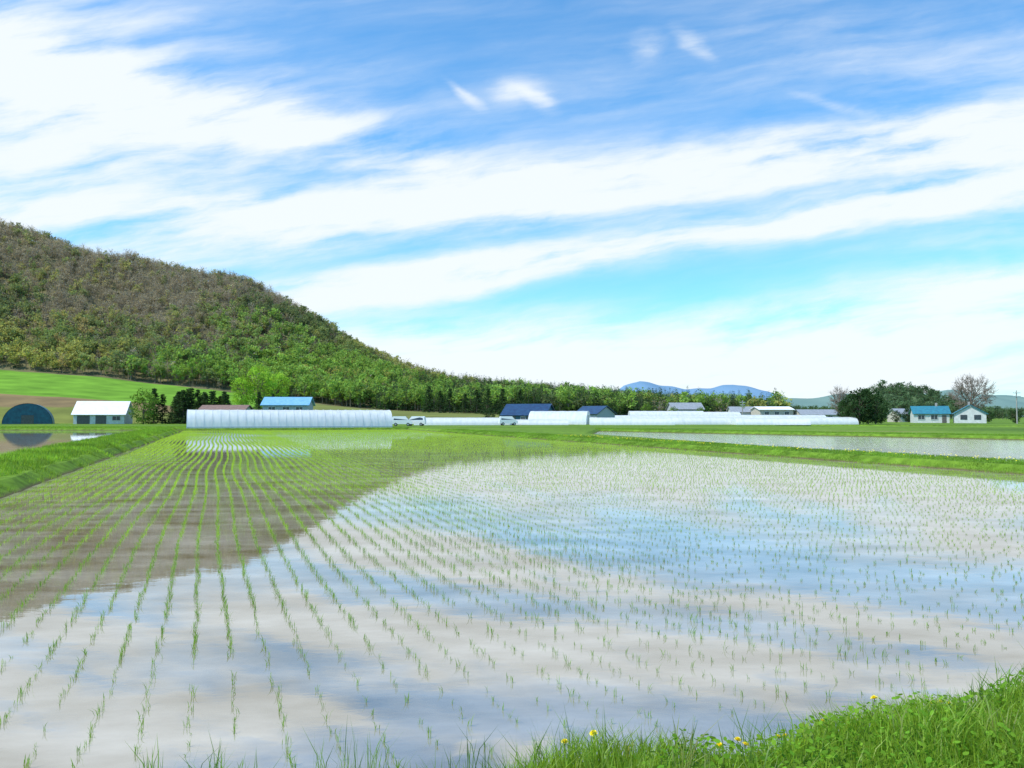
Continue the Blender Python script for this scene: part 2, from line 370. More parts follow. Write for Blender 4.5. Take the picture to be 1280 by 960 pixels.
def merge(parts):
    Vs = []; Fs = []; Cs = []; o = 0
    for v, f, c in parts: Vs.append(v); Fs.append(f+o); Cs.append(c); o += len(v)
    return np.concatenate(Vs), np.concatenate(Fs), np.concatenate(Cs)
def cvar(n, base, amp=.25):
    base = np.array(base); k = 1+rng.uniform(-amp, amp, (n, 1)); hue = rng.uniform(-.12, .12, (n, 1))
    c = base*k; c[:, 0] *= 1+hue[:, 0]; return c

# ------------------------------------------------------------ rice
rows = np.arange(A0+.45, A1-.35, .30)
pts = []; big = []
for a in rows:
    step = .125 if a < 6 else .15
    b = np.arange(4.6, B1-.6, step); b = b+rng.normal(0, .022, len(b))
    keep = rng.random(len(b)) > .06+.2*(b < 9)+.12*(a > 6)*(b < 30)
    b = b[keep]
    aa = a+.12*np.sin(b/7.5+.8)+.05*np.sin(b/2.9+a*.35)+rng.normal(0, .012, len(b))
    x, y = ab(aa, b); pts.append(np.stack([x, y], -1))
    big.append(np.where(a < 5.5, .9+.2*np.clip((b-7)/8, 0, 1), .66)+.1*np.clip(b/60, 0, 1))
pts = np.concatenate(pts); big = np.concatenate(big)
k = np.abs(pts[:, 0]/pts[:, 1]) < .9; k &= (pts@rv) > bank_edge(pts@pv)+.25
pts = pts[k]; big = big[k]
infr = (np.abs(pts[:, 0]/pts[:, 1]) < .665) & (pts[:, 1] > 4.75)
dd = np.hypot(pts[:, 0], pts[:, 1]); order = np.argsort(np.where(infr, dd, 1e9))
near_i = order[:300]; mask = np.ones(len(pts), bool); mask[near_i] = False
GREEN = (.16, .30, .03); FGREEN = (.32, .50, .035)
def seedling_parts(P, S, nb, seg2, wsc=1., col=GREEN, hs=1.):
    n = len(P); base = np.repeat(P, nb, axis=0); base = base+np.c_[rng.normal(0, .010, (n*nb, 2)), np.zeros(n*nb)]
    sz = np.repeat(rng.uniform(.65, 1.25, n)*S*hs, nb)
    h = rng.uniform(.035, .10, n*nb)*sz; lean = rng.uniform(.005, .055, n*nb)*sz
    return blades(base, h, rng.uniform(.003, .005, n*nb)*wsc, lean, rng.uniform(0, 2*math.pi, n*nb), cvar(n*nb, col), rng.uniform(0, math.pi, n*nb), seg2)
vars_ = []
for i in range(12):
    v, f, c = seedling_parts(np.zeros((1, 3)), np.ones(1), random.randint(4, 8), True, 1.1)
    vars_.append(tri_mesh('rice_seedling', v, f, c, M_grass))
for i in near_i:
    o = obj('rice_seedling', vars_[random.randrange(12)], None, (pts[i, 0], pts[i, 1], -.005), random.uniform(0, 6.28),
        label='young green rice seedling standing in muddy paddy water', category='rice plant', group='rice seedlings planted in paddy rows')
    s = random.uniform(.7, 1.15)*big[i]; o.scale = (s, s, s)
rest = pts[mask]; rb = big[mask]; rest = np.c_[rest, np.full(len(rest), -.005)]
dr = np.hypot(rest[:, 0], rest[:, 1]); m1 = dr < 14; m4 = (dr >= 14) & (dr < 22); m2 = (dr >= 22) & (dr < 45); m3 = dr >= 45
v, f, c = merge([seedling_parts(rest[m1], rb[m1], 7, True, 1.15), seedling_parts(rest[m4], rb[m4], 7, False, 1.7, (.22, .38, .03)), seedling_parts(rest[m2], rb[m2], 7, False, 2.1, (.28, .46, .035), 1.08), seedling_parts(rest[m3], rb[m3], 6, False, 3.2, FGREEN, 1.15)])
obj('rice_seedlings', tri_mesh('rice_seedlings', v, f, c, M_grass), kind='stuff', label='rows of young rice seedlings filling the flooded paddy', category='rice plants', group='rice seedlings planted in paddy rows')

# ------------------------------------------------------------ levee grass
def grass_on(P, z, hmin, hmax, wd, col, amp=.3, leanf=.6):
    n = len(P); base = np.c_[P, z]
    h = rng.uniform(hmin, hmax, n); ln = h*rng.uniform(.1, leanf, n)
    return blades(base, h, wd, ln, rng.uniform(0, 6.283, n), cvar(n, col, amp), rng.uniform(0, 3.1416, n), False)
parts = []
def levee(a_lo, a_hi, b_lo, b_hi, n, col, zf, hmax=.2):
    b = b_lo+(b_hi-b_lo)*rng.random(n)**1.7; a = rng.uniform(a_lo, a_hi, n)
    cl = np.clip(.5+.5*np.sin(b*1.3+a)*np.sin(a*2.1+b*.6)+.3*np.sin(b*4+a*3), 0, 1.2)
    a = a+wob(b); x, y = ab(a, b); P = np.stack([x, y], -1)
    z = zf(a, b); d = np.hypot(x, y); wd = np.clip(d*.0006, .008, .05)
    v, f, c = grass_on(P, z, .04, hmax, wd, col)
    c *= np.repeat(.65+.6*cl, 3)[:, None]
    return v, f, c
BG = (.2, .35, .03)
parts.append(levee(-9.5, -5.35, 12, 119, 120000, BG, lambda a, b: ridge_z(a, b)-.02, .26))
parts.append(levee(26.85, 30.5, 12, 100, 60000, BG, lambda a, b: np.clip(-.02+np.minimum(a-26.85, 3)*.45, 0, ZL-.01), .12))
n = 14000; a = rng.uniform(-6, 28, n); b = rng.uniform(118.2, 120.5, n); x, y = ab(a, b)
parts.append(grass_on(np.stack([x, y], -1), np.full(n, .2), .08, .22, np.full(n, .05), BG))
n = 30000; t = rng.random(n); s0 = rng.uniform(1, 6, n)
x = 12+(72-12)*t; y = 106-66*t+s0; parts.append(grass_on(np.stack([x, y], -1), np.full(n, .28), .06, .18, np.full(n, .05), BG))
n = 30000; x = rng.uniform(-120, -50, n); y = rng.uniform(115, 124, n); parts.append(grass_on(np.stack([x, y], -1), np.full(n, .28), .1, .3, np.full(n, .06), BG))
v, f, c = merge(parts)
obj('levee_grass', tri_mesh('levee_grass', v, f, c, M_grass), kind='stuff', label='short bright green grass covering the paddy levees', category='grass')
n = 260; a = 27.6+rng.random(n)*3; b = 13+rng.random(n)*50; x, y = ab(a, b)
base = np.stack([x, y, np.full(n, ZL+.12)], -1)
th = np.linspace(0, 2*math.pi, 7)[:-1]; ring = np.stack([np.cos(th)*.03, np.sin(th)*.03, np.zeros(6)], -1)
Vv = (base[:, None]+np.concatenate([ring, [[0, 0, .03]]])[None]).reshape(-1, 3)
F0 = np.array([[i, (i+1) % 6, 6] for i in range(6)]); Ff = (np.arange(n)[:, None, None]*7+F0).reshape(-1, 3)
obj('levee_dandelions', tri_mesh('levee_dandelions', Vv, Ff, None, M_petal), kind='stuff', label='tiny yellow dandelions dotted over the levee', category='flowers')

# ------------------------------------------------------------ foreground bank grass
def on_bank(n, x0, x1, y0, y1, off_lo, off_hi):
    x = rng.uniform(x0, x1, n); y = rng.uniform(y0, y1, n); P = np.stack([x, y], -1)
    d = bank_edge(P@pv)-(P@rv); k = (d > off_lo) & (d < off_hi) & (np.abs(x/np.maximum(y, .5)) < 1.4)
    P = P[k]; return P, bank_z(P[:, 0], P[:, 1])
parts = []
P, z = on_bank(260000, -4, 9, 2.2, 7.5, -.15, 3.0)
cl = .5+.5*np.sin(P[:, 0]*3.1+np.sin(P[:, 1]*4)*1.5)*np.sin(P[:, 1]*3.7+1)
k = rng.random(len(P)) < .5+.5*cl
k &= rng.random(len(P)) < np.clip((P[:, 0]+.9)/.9, .08, 1)
P = P[k]; z = z[k]; cl = cl[k]; n = len(P); h = rng.uniform(.03, .12, n)*(1+.8*cl)
parts.append(blades(np.c_[P, z-.01], h, rng.uniform(.003, .006, n), h*rng.uniform(.15, .9, n), rng.uniform(0, 6.28, n), cvar(n, (.21, .34, .03), .4), rng.uniform(0, 3.14, n), True))
P, z = on_bank(560, -3.6, 8, 2.6, 7, -.08, 2.2)
for p, zz in zip(P, z):
    if p[0] < -.2 and random.random() < .45: continue
    m = random.randint(6, 22); base = np.c_[p[None]+rng.normal(0, .03, (m, 2)), np.full(m, zz)]
    hh = rng.uniform(.12, .27, m)*random.uniform(.6, 1.1)
    parts.append(blades(base, hh, rng.uniform(.004, .007, m), hh*rng.uniform(.1, .8, m), rng.uniform(0, 6.28, m), cvar(m, random.choice([(.2, .34, .04), (.13, .25, .05), (.28, .33, .1)]), .25), rng.uniform(0, 3.14, m), True))
for _ in range(90):
    x0 = random.uniform(-2.1, 1.4); y0 = 4.25+random.uniform(-.25, .2); m = random.randint(3, 11)
    base = np.c_[np.array([[x0, y0]])+rng.normal(0, .035, (m, 2)), np.full(m, max(0., float(bank_z(np.array(x0), np.array(y0)))))]
    hh = rng.uniform(.16, .36, m)*random.uniform(.6, 1.15)
    parts.append(blades(base, hh, rng.uniform(.004, .006, m), hh*rng.uniform(.05, .6, m), rng.uniform(0, 6.28, m), cvar(m, random.choice([(.15, .27, .04), (.1, .19, .05)]), .25), rng.uniform(0, 3.14, m), True))
v, f, c = merge(parts)
obj('bank_grass', tri_mesh('bank_grass', v, f, c, M_grass), kind='stuff', label='lush green grass blades on the earth bank', category='grass')
P, z = on_bank(40000, -.3, 9, 2.4, 7.2, .1, 3)
cl = np.sin(P[:, 0]*2.3+1)*np.sin(P[:, 1]*2.9); k = cl > -.4; P = P[k]; z = z[k]; n = len(P)
ctr = np.c_[P, z+rng.uniform(.03, .14, n)]; rad = rng.uniform(.006, .015, n)
nrm = rng.normal(0, .45, (n, 3)); nrm[:, 2] = 1; nrm /= np.linalg.norm(nrm, axis=1)[:, None]
t1 = np.cross(nrm, rng.normal(0, 1, (n, 3))); t1 /= np.linalg.norm(t1, axis=1)[:, None]; t2 = np.cross(nrm, t1)
lx = np.array([1.5, .6, -.6, -1.2, -.6, .6]); ly = np.array([0, .75, .7, 0, -.7, -.75])
Vv = ctr[:, None]+rad[:, None, None]*(t1[:, None]*lx[None, :, None]+t2[:, None]*ly[None, :, None])
Ff = np.arange(n*6).reshape(n, 6)
obj('leafy_weeds', tri_mesh('leafy_weeds', Vv, Ff, np.repeat(cvar(n, (.15, .30, .03), .4), 6, axis=0), M_weed), kind='stuff', label='small leafy green weeds among the bank grass', category='weeds')

def flower_mesh():
    V = []; F = []
    for ringi, (cnt, rr, up) in enumerate(((16, .022, .004), (14, .018, .010), (10, .012, .015), (6, .006, .018))):
        for i in range(cnt):
            t = 2*math.pi*(i+.5*(ringi % 2))/cnt+random.uniform(-.1, .1); c, s = math.cos(t), math.sin(t); k = len(V); wv = .0028
            V += [(c*.002-s*wv, s*.002+c*wv, 0.001*ringi), (c*.002+s*wv, s*.002-c*wv, 0.001*ringi), (c*rr+s*wv, s*rr-c*wv, up), (c*(rr+.002), s*(rr+.002), up), (c*rr-s*wv, s*rr+c*wv, up)]
            F.append((k, k+1, k+2, k+3, k+4))
    return pydata('flower_head', V, F, [M_petal])
FM = [flower_mesh() for _ in range(3)]
for (u, py_, dist) in ((.066, 920, 4.1), (.264, 914, 4.3), (.29, 911, 4.35), (.103, 938, 3.95), (.34, 930, 4.2), (.349, 924, 4.3), (.492, 886, 4.65), (.507, 874, 4.75), (.517, 877, 4.7), (.538, 868, 4.85), (.548, 872, 4.8), (.30, 946, 4.0), (.463, 935, 4.05), (.56, 884, 4.6), (.40, 915, 4.4)):
    zt = 2.1-(py_-520)/960*dist; x = u*dist; zb = float(bank_z(np.array(x), np.array(dist))); zt = min(max(zt, zb+.15), zb+.24)
    e = thing('dandelion', (x, dist, zb), random.uniform(0, 6), 'yellow dandelion flower on a thin stem in bank grass', 'dandelion', 'dandelions on the grassy bank')
    hgt = zt-zb; v, f = tubes([((0, 0, 0), (.01, 0, hgt*.5), .0028, .0025), ((.01, 0, hgt*.5), (0, .006, hgt), .0025, .0022)], 5)
    obj('stem', pydata('stem', v, f, [M_stem]), e)
    fo = obj('flower_head', FM[random.randrange(3)], e, (0, .006, hgt)); fo.rotation_euler = (random.uniform(0, .7), random.uniform(-.4, .4), 0); fo.scale = (.9,)*3

# ------------------------------------------------------------ hill
hx = np.array([-900, -600, -450, -300, -262, -225, -197, -159, -136, -112, -94, -75, -56, -37, -19, 0, 28, 63, 110, 150.])
hz = np.array([60, 112, 118, 110, 101, 95, 86, 76, 63, 50, 39, 32, 24, 20, 18, 15, 12, 7, 0, -3.])
fy = np.array([150, 183, 215, 300, 335, 380, 420, 450, 480, 560, 700]); fz = np.array([-.02, 0, .115, .235, .40, .68, .9, 1., .98, .75, .2])
def hill_z(x, y):
    H = np.interp(x, hx, hz); t = np.interp(y, fy, fz)
    n = 1.8*np.sin(x*.045+1)*np.sin(y*.05)+1.2*np.sin(x*.11+y*.07)+.6*np.sin(x*.23-y*.19)
    wood = np.clip((y-295)/40, .12, 1)
    gully = 4*np.sin(x*.03+y*.012)*np.clip((y-300)/80, 0, 1)*np.clip(H/60, 0, 1)
    return H*t+(n*.5*wood+gully)*np.clip(t*4, 0, 1)*np.clip(H/20, 0, 1)-.2
gx, gy = np.meshgrid(np.linspace(-800, 150, 260), np.linspace(150, 700, 260)); gz = hill_z(gx, gy)
n1, n2 = gx.shape; idx = np.arange(n1*n2).reshape(n1, n2)
Fq = np.stack([idx[:-1, :-1], idx[:-1, 1:], idx[1:, 1:], idx[1:, :-1]], -1).reshape(-1, 4)
cc = np.zeros((n1*n2, 3)); X = gx.ravel(); Y = gy.ravel()
def edge_y(x): return 298+3*np.sin(x*.05)-np.clip((x+110)/4, 0, 38)
forest = Y > edge_y(X)
mead = (Y > 222+3*np.sin(X*.04)) & ~forest & (X < -75)
cc[:] = (.22, .17, .095); cc[mead] = (.15, .31, .045); cc[forest] = (.16, .155, .09)
cc[(Y < 206+3*np.sin(X*.1))] = (.17, .2, .06)
terr = ~forest & (X >= -75); cc[terr] = (.17, .2, .07)
obj('hill', tri_mesh('hill', np.stack([gx, gy, gz], -1), Fq, cc, M_hill, True), kind='structure', label='long forested hill with a bright green meadow at its foot')

def unit_normals(n):
    d = rng.normal(0, 1, (n, 3)); return d/np.linalg.norm(d, axis=1)[:, None]
def tris_at(P, size, flat=None):
    n = len(P); a = unit_normals(n)*size[:, None]; b = unit_normals(n)*size[:, None]
    if flat is not None: a[:, 2] *= flat; b[:, 2] *= flat
    return np.stack([P-a*.6-b*.3, P+a*.6-b*.3, P+b*.8], 1)
def tpl_broad(n=150, bare=False):
    nc = rng.integers(9, 15); c = unit_normals(nc)*rng.uniform(.35, .95, (nc, 1)); c = c*np.array([.25, .25, .36])+np.array([0, 0, .6])
    which = rng.integers(0, nc, n); rr = rng.uniform(.06, .14, nc)
    P = c[which]+unit_normals(n)*rr[which][:, None]*rng.uniform(.3, 1.3, (n, 1))
    sz = np.full(n, .066 if not bare else .042)*rng.uniform(.6, 1.3, n)
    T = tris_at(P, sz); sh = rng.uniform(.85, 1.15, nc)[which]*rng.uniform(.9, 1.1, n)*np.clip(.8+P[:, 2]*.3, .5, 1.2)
    isb = np.zeros(n, bool)
    segs = [((0, 0, 0), (0, 0, .6), .014)]
    for i in range(nc if not bare else 14):
        e = c[i % nc]+(unit_normals(1)[0]*.1 if bare else 0); segs.append(((0, 0, .3+.2*rng.random()), tuple(e), .007))
        if bare:
            for _ in range(3): segs.append((tuple(e*np.array([.6, .6, 1])-np.array([0, 0, .06])), tuple(e+unit_normals(1)[0]*.14+np.array([0, 0, .08])), .004))
    tt = []
    for p0, p1, wv in segs:
        p0 = np.array(p0, float); p1 = np.array(p1, float)
        for s in (np.array([wv, 0, 0]), np.array([0, wv, 0])):
            tt.append([p0-s, p0+s, p1+s*.4]); tt.append([p0-s, p1+s*.4, p1-s*.4])
    tt = np.array(tt); T = np.concatenate([T, tt]); sh = np.concatenate([sh, rng.uniform(.8, 1.2, len(tt))]); isb = np.concatenate([isb, np.ones(len(tt), bool)])
    return T, sh, isb
def tpl_con(n=170):
    z = rng.random(n)**1.3*.9+.08; r = (1-z)*.26*rng.uniform(.5, 1.1, n)+.01; r *= 1+.25*np.sin(z*55); t = rng.uniform(0, 6.28, n)
    P = np.stack([np.cos(t)*r, np.sin(t)*r, z], -1); T = tris_at(P, rng.uniform(.06, .11, n)*(1.2-z), .6)
    T2 = np.array([[[-.015, 0, 0], [.015, 0, 0], [0, 0, .95]], [[0, -.015, 0], [0, .015, 0], [0, 0, .95]]])
    return np.concatenate([T, T2]), np.concatenate([rng.uniform(.6, 1.3, n), [1, 1]]), np.concatenate([np.zeros(n, bool), np.ones(2, bool)])
TB = [tpl_broad(190) for _ in range(8)]; TBARE = [tpl_broad(60, True) for _ in range(5)]; TC = [tpl_con() for _ in range(4)]
def scatter(x, y, z, H, colr, tpls, bark=(.22, .19, .15), wide=1.):
    Vs = []; Cs = []; w = rng.integers(0, len(tpls), len(x))
    for k, (T, sh, isb) in enumerate(tpls):
        m = np.where(w == k)[0]
        if not len(m): continue
        t = rng.uniform(0, 6.28, len(m)); c, s = np.cos(t)[:, None], np.sin(t)[:, None]; q_ = T.reshape(-1, 3)
        wd = (H[m]*wide*rng.uniform(.8, 1.25, len(m)))[:, None]
        X_ = (q_[None, :, 0]*c-q_[None, :, 1]*s)*wd+x[m][:, None]; Y_ = (q_[None, :, 0]*s+q_[None, :, 1]*c)*wd+y[m][:, None]; Z_ = q_[None, :, 2]*H[m][:, None]+z[m][:, None]
        Vs.append(np.stack([X_, Y_, Z_], -1).reshape(-1, 3))
        cl = colr[m][:, None, :]*np.repeat(sh, 3)[None, :, None]; cl[:, np.repeat(isb, 3)] = np.array(bark)*rng.uniform(.7, 1.2)
        Cs.append(cl.reshape(-1, 3))
    return np.concatenate(Vs), np.concatenate(Cs)
def patch(x, y, s, o): return .5+.25*np.sin(x*s+o)+.25*np.sin(y*s*1.3+x*s*.5+o*2)+.2*np.sin(x*s*2.3-y*s*1.7+o*3)
n = 15000; x = rng.uniform(-400, 100, n); y = rng.uniform(250, 475, n)
k = (y > edge_y(x)+2) & (x/y > -.82) & (np.interp(x, hx, hz) > 2); x = x[k]; y = y[k]
z = hill_z(x, y)-.3; n = len(x)
f_ = (y-298)/152
pn = patch(x, y, .03, 1.)+rng.normal(0, .16, n)
browness = f_*.85+.6*(pn-.5)-np.clip((x+150)/90, 0, 1)*.5+.04
pn2 = patch(x, y, .045, 4.)+rng.normal(0, .15, n)
cols = np.tile(np.array([.23, .30, .11]), (n, 1))*rng.uniform(.8, 1.2, (n, 1))  # tree colours here and below are lightened to paint in aerial haze
yel = (pn2 > .58); cols[yel] = np.array([.37, .39, .13])*rng.uniform(.85, 1.15, (yel.sum(), 1))
dk = pn2 < .25; cols[dk] = np.array([.16, .22, .095])*rng.uniform(.8, 1.2, (dk.sum(), 1))
lowr = (x > -150) & (f_ < .65) & (rng.random(n) < .75); cols[lowr] = np.array([.25, .40, .09])*rng.uniform(.75, 1.2, (lowr.sum(), 1))
og = (rng.random(n) < .04) & (x < -170); cols[og] = np.array([.40, .34, .16])
pb = 1/(1+np.exp(-(browness-.48)*9)); pb = .07+.87*pb
bare = (rng.random(n) < pb)
up = np.clip(browness, 0, 1)[:, None]
cols = cols*(1-up*.5)+np.array([.31, .29, .20])*up*.5
cols[bare] = np.array([.36, .32, .265])*rng.uniform(.85, 1.2, (bare.sum(), 1))
con = (x > -55) & (rng.random(n) < .7)
con |= (rng.random(n) < .012)
bare &= ~con
H = rng.uniform(5, 10.5, n)*np.where(lowr, 1.12, 1.)
g_ = ~bare & ~con
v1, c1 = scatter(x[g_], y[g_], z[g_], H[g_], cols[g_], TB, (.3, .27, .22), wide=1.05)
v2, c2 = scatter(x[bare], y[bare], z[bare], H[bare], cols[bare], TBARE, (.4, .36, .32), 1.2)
cc_ = np.tile(np.array([.05, .1, .04]), (n, 1))*rng.uniform(.7, 1.3, (n, 1))
v3, c3 = scatter(x[con], y[con], z[con], H[con]*1.05, cc_[con], TC)
Va = np.concatenate([v1, v2, v3]); Ca = np.concatenate([c1, c2, c3])
obj('forest', tri_mesh('forest', Va, np.arange(len(Va)).reshape(-1, 3), Ca, M_forest), kind='stuff', label='spring forest of fresh green and bare brown trees on the hillside', category='forest')

def ridge_mesh(name, xs, zs, y0, depth, m, label):
    V = []; F = []; n = len(xs)
    for j, (dy, fz_) in enumerate(((-depth, -.02), (-depth*.5, .55), (0, 1), (depth*.6, .6), (depth*1.2, -.02))):
        for i in range(n): V.append((xs[i], y0+dy, ZL-.3+zs[i]*fz_))
    for j in range(4):
        for i in range(n-1): a = j*n+i; F.append((a, a+1, a+n+1, a+n))
    obj(name, pydata(name, V, F, [m], True), kind='structure', label=label)
pxs = np.linspace(1030, 1210, 40); kz = 30*np.exp(-((pxs-1122)/52)**4); xs = (pxs-640)/960*600
M_far1 = hazemat('distant_green', (.09, .15, .08), (.11, .18, .09), .02)
ridge_mesh('knoll', xs, kz*.72, 600, 60, M_far1, 'low wooded knoll beyond the fields')
n = 520; x = rng.uniform(xs[0], xs[-1], n); y = rng.uniform(545, 620, n); zz = np.interp(x, xs, kz*.72)*np.clip(1-np.abs(y-600)/60*.9, 0, 1)
vk, ck = scatter(x, y, zz, rng.uniform(6, 10, n), np.tile([.11, .18, .09], (n, 1))*rng.uniform(.7, 1.4, (n, 1)), TB+TC, wide=1.2)
segs = [(120, 560, 700, 560, 10, 30), (60, 200, 420, 260, 8, 20), (-30, 120, 330, 120, 7, 10), (230, 330, 420, 80, 7, 14), (300, 700, 900, 300, 12, 30)]
vv = [vk]; cv = [ck]
for x0, x1, yb, cnt, hh, sp_ in segs:
    n = cnt; x = rng.uniform(x0, x1, n); y = yb+rng.uniform(-sp_, sp_, n)
    colr = np.tile(np.array([.11, .17, .08]), (n, 1))*rng.uniform(.6, 1.6, (n, 1))
    a_, b_ = scatter(x, y, np.full(n, ZL-.2), rng.uniform(hh*.5, hh*1.15, n), colr, TB+TC[:2], wide=1.25); vv.append(a_); cv.append(b_)
Va = np.concatenate(vv); Ca = np.concatenate(cv)
obj('distant_woodland', tri_mesh('distant_woodland', Va, np.arange(len(Va)).reshape(-1, 3), Ca, M_forest), kind='stuff', label='dark belts of trees along the plain and over the knoll', category='woodland')
pxs = np.linspace(700, 1500, 120); pys = 493-3.5*np.sin((pxs-700)/60)-2*np.sin(pxs/23)-1.5*np.sin(pxs/11); D = 2600
ridge_mesh('far_hills', (pxs-640)/960*D, (520-pys)/960*D, D, 500, hazemat('painted_haze_green_hills', (.12, .2, .19), (.17, .26, .23), .004), 'low green hills at the edge of the plain, haze painted into their colour')  # bluish grey-green: aerial haze painted into the hill colour
pxs = np.array([700, 745, 768, 780, 790, 800, 812, 825, 840, 858, 872, 890, 903, 917, 930, 945, 960, 985, 1040.]); pys = np.array([519, 508, 491, 482, 478, 476, 478, 481, 483, 486, 485.5, 484.5, 481.5, 480, 482, 485, 489, 500, 515.])
X = np.arange(700, 1040, 4.); Yp = np.interp(X, pxs, pys)+.5*np.sin(X/5); D = 7000
ridge_mesh('mountain', (X-640)/960*D, (520-Yp)/960*D, D, 1400, hazemat('painted_haze_mountain', (.14, .25, .37), (.17, .29, .42), .0015), 'far mountain range, blue haze painted into its colour')  # the blue is aerial haze painted into the mountain colour

# ------------------------------------------------------------ individual trees
def make_broad(height, spread, col, nleaf=1400, low=.2, bare=False, leaf=.16, nc=22):
    top = Vector((0, 0, height*.55)); segs = [((0, 0, -.2), (height*.01, 0, height*.3), height*.022, height*.016), ((height*.01, 0, height*.3), tuple(top), height*.016, height*.008)]
    C = []
    for i in range(nc):
        t = i*2.4; el = low+(1-low)*(i+.5)/nc; r = spread*math.sqrt(max(.05, 1-((el-(low+1)/2)/((1-low)/2))**2))*random.uniform(.45, .85)
        c = Vector((math.cos(t)*r, math.sin(t)*r, height*el*.93)); C.append(c)
        s = Vector((0, 0, height*random.uniform(.2, .5))); s.z = min(s.z, c.z*.8); mid = s.lerp(c, .5)+Vector((0, 0, .04*height)); segs += [(s, mid, height*.008, height*.005), (mid, c, height*.005, height*.003)]
        if bare:
            for _ in range(12):
                e = c+Vector(unit_normals(1)[0])*height*.12+Vector((0, 0, height*.03)); st_ = s.lerp(c, random.uniform(.5, 1)); segs.append((st_, e, height*.004, height*.002))
                for _ in range(4): e2 = e+Vector(unit_normals(1)[0])*height*.07; segs.append((st_.lerp(e, .7), e2, height*.0025, height*.0015))
    v, f = tubes(segs, 5)
    if bare: return pydata('trunk', v, f, [M_palebark]), None
    Ca = np.array([tuple(c) for c in C]); wi = rng.integers(0, nc, nleaf); rr = rng.uniform(.13, .22, nc)*height*.8
    P = Ca[wi]+unit_normals(nleaf)*rr[wi][:, None]*rng.uniform(.4, 1.1, (nleaf, 1))*np.array([1, 1, .75]); P[:, 2] = np.maximum(P[:, 2], .15)
    T = tris_at(P, rng.uniform(.6, 1.4, nleaf)*leaf); sh = rng.uniform(.7, 1.3, nc)[wi]*rng.uniform(.8, 1.2, nleaf)
    cl = np.repeat(np.array(col)[None]*sh[:, None], 3, axis=0)
    return pydata('trunk', v, f, [M_bark]), tri_mesh('crown', T.reshape(-1, 3), np.arange(nleaf*3).reshape(-1, 3), cl, M_leaf)
def make_con(height, spread, col, nleaf=1500, leaf=.2):
    segs = [((0, 0, -.2), (0, 0, height*.97), height*.018, .02)]; P = []; S = []
    L_ = 16
    for i in range(L_):
        zc = height*(.07+.9*i/L_); rr = spread*(1-i/L_)**.85*random.uniform(.8, 1.15)+.1
        for j in range(8):
            t = random.uniform(0, 6.28); e = Vector((math.cos(t)*rr, math.sin(t)*rr, zc-rr*.15)); segs.append(((0, 0, zc), e, .03, .01)); m = nleaf//(L_*8)
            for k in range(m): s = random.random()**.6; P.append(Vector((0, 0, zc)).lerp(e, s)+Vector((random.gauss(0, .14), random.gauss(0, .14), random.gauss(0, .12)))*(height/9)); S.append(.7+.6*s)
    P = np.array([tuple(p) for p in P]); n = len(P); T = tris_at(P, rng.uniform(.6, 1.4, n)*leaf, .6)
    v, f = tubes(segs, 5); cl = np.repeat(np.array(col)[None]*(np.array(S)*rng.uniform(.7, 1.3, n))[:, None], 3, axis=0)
    return pydata('trunk', v, f, [M_bark]), tri_mesh('crown', T.reshape(-1, 3), np.arange(n*3).reshape(-1, 3), cl, M_leaf)
def gz_(x, y):
    return max(ZL, float(hill_z(np.array(x), np.array(y)))) if y > 150 and x < 140 else ZL
def plant(name, x, y, mt, mc, label, cat, group=None, s=1.):
    e = thing(name, (x, y, gz_(x, y)-.05), random.uniform(0, 6.28), label, cat, group)
    a = obj('trunk', mt, e); a.scale = (s,)*3
    if mc: b = obj('crown', mc, e); b.scale = (s,)*3
LB = (.28, .46, .06); MB = (.13, .23, .04); DK = (.04, .08, .03)
tb = [make_broad(8, 3.4, MB, 1800, .05, leaf=.3), make_broad(12, 4.6, LB, 2600, .10, leaf=.38), make_broad(7, 3, DK, 1600, .1, leaf=.3)]
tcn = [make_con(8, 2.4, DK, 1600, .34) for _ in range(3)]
plant('tree', *sv(-.479, 172), *tb[0], 'round fresh green tree beside the white barn', 'tree', s=.98)
plant('tree', *sv(-.33, 232), *tb[1], 'tall bright light green tree at the hill foot', 'tree', s=1.12)
plant('tree', *sv(-.305, 238), *tb[1], 'bright light green tree at the hill foot', 'tree', s=.95)
plant('tree', *sv(-.352, 230), *tb[1], 'small bright light green tree at the hill foot', 'tree', s=.8)
for i, u in enumerate(np.linspace(-.455, -.366, 22)):
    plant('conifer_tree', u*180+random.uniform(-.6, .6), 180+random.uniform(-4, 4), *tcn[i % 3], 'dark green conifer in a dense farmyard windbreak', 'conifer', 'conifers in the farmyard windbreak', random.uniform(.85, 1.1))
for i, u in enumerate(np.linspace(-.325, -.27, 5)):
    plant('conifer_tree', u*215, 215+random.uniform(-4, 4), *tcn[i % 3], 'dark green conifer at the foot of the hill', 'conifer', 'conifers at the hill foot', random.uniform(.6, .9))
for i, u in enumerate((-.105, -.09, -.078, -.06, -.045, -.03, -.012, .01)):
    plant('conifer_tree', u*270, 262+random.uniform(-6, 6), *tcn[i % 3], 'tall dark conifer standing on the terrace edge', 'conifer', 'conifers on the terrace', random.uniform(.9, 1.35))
for u, d, s in ((-.03, 185, .55), (-.01, 188, .6), (.0, 190, .5), (.012, 200, .5), (.175, 230, .6), (.21, 235, .5), (.30, 240, .6), (.39, 240, .5), (.5, 215, .5), (.515, 220, .6), (.53, 226, .55), (.655, 190, .5), (.62, 225, .5), (.245, 225, .5), (.13, 235, .7)):
    plant('tree', *sv(u, d), *tb[random.choice([0, 2])], 'small green garden tree near the farm buildings', 'tree', 'garden trees around the farmyards', s)
for u, d, s in ((.435, 176, .8), (.443, 170, 1.0), (.452, 168, 1.15), (.463, 172, 1.15), (.473, 168, .95), (.48, 175, .6)):
    plant('tree', *sv(u, d), *tb[2], 'dark green dense tree in a clump by the road', 'tree', 'dark trees in the roadside clump', s)
